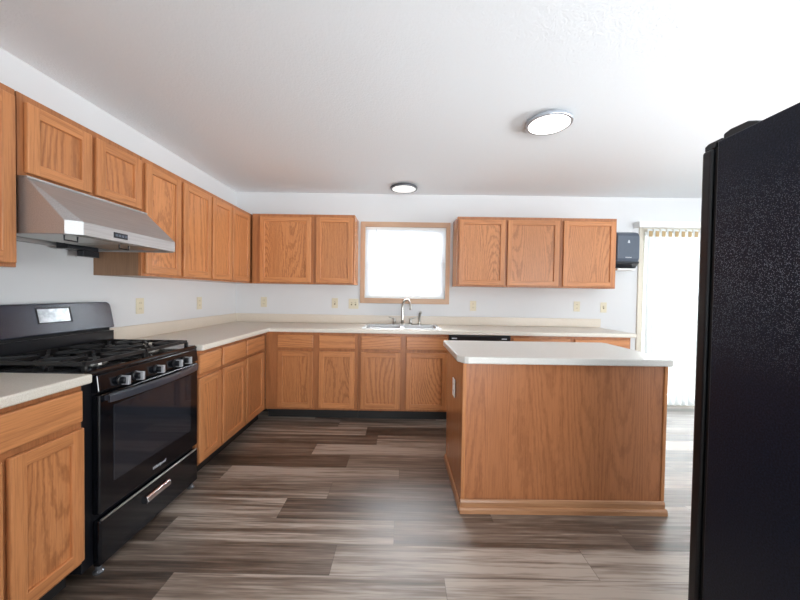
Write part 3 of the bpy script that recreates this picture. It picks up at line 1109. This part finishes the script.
prism(pt, [(-0.06, -0.027), (-0.06, -0.006), (-0.19, -0.006), (-0.196, -0.012), (-0.196, -0.027)], 4.345, 4.545, 'x')
o = link('paper_towel', pt, M['paper'])
o.location = (0, 0, 1.60)
tag(o, 'white paper towel edge hanging out below the grey dispenser', 'paper towel')

# ------------------------------------------------------------------ ceiling lights
def clight(label, x, y, rim, lamp):
    t = thing('ceiling_light', label, 'ceiling light', (x, y, H), 0, 'round ceiling lights')
    bm = bmesh.new()
    lathe(bm, [(0.120, -0.001), (0.120, -0.010), (0.141, -0.012), (0.144, -0.016), (0.144, -0.030), (0.142, -0.034), (0.136, -0.034)], 48)
    link('housing', bm, rim, t, smooth=False)
    bm = bmesh.new()
    lathe(bm, [(0.1355, -0.028), (0.1355, -0.0335), (0.11, -0.035), (0.05, -0.0355)], 48)
    link('diffuser', bm, lamp, t, smooth=True)


clight('brightly lit round ceiling light nearest the camera above the island', 2.909, -1.663, M['rim_light'], M['lamp'])
clight('small-looking dark-rimmed round ceiling light by the window wall', 1.962, -0.290, M['rim'], M['lamp_dim'])

# ------------------------------------------------------------------ blinds
mb = thing('mini_blind', 'white horizontal slat blind hanging inside the kitchen window', 'blind', (WX0 + 0.005, 0.012, WZ1))
bwid = WX1 - WX0 - 0.010
link('headrail', bbox(0.0, bwid, -0.012, 0.014, -0.026, -0.001), M['white'], mb, 0.002, 1)
bm = bmesh.new()
nsl = 26
for k in range(nsl):
    z = -0.038 - k * (0.755 / (nsl - 1))
    a = math.radians(62)
    w2 = 0.0195
    y0_, z0_ = -w2 * math.cos(a), -w2 * math.sin(a)
    prism(bm, [(y0_, z + z0_), (0.0, z + 0.0016), (-y0_, z - z0_), (0.0, z + 0.0008)], 0.003, bwid - 0.003, 'x')
o = link('slats', bm, M['slat'], mb)
link('bottom_rail', bbox(0.0, bwid, -0.010, 0.010, -0.822, -0.806), M['white'], mb, 0.002, 1)
bm = bmesh.new()
tube(bm, [(0.118, -0.016, -0.022), (0.122, -0.018, -0.40), (0.126, -0.018, -0.72)], 0.0035, 8)
link('tilt_wand', bm, M['mark'], mb)

vb = thing('vertical_blind', 'white vertical blind drawn across the patio door', 'blind', (DX0, 0, 0))
VN, VP = 24, 0.0745
bm = bmesh.new()
zt = 2.138
prism(bm, [(-0.125, -0.110), (VN * VP + 0.06, -0.110), (VN * VP + 0.06, -0.018), (VN * VP + 0.048, -0.018), (VN * VP + 0.048, -0.098), (-0.113, -0.098), (-0.113, -0.018), (-0.125, -0.018)], 2.070, zt, 'z')
link('valance', bm, M['white'], vb, 0.002, 1)
link('headrail', bbox(-0.04, VN * VP + 0.03, -0.078, -0.038, 2.075, 2.11), M['white'], vb)
vpro = None
for k in range(VN):
    xk = -0.005 + (k + 0.5) * VP
    if vpro is None:
        bm = bmesh.new()
        pr = []
        for s in range(7):
            u = -0.043 + 0.086 * s / 6
            pr.append((u, -0.006 + 0.006 * (u / 0.043) ** 2))
        poly = pr + [(u, v + 0.0012) for u, v in reversed(pr)]
        prism(bm, poly, 0.030, 2.060, 'z')
        o = link('vane', bm, M['vane'], vb)
        c = link('carrier_clip', bbox(-0.029, 0.029, -0.009, -0.0075, 1.972, 2.036), M['tan'], o)
        vpro = (o, c)
    else:
        o = vpro[0].copy()
        COL.objects.link(o)
        o.parent = vb
        c = vpro[1].copy()
        COL.objects.link(c)
        c.parent = o
    o.location = (xk, -0.060, 0)
    o.rotation_euler = (0, 0, math.radians(18))
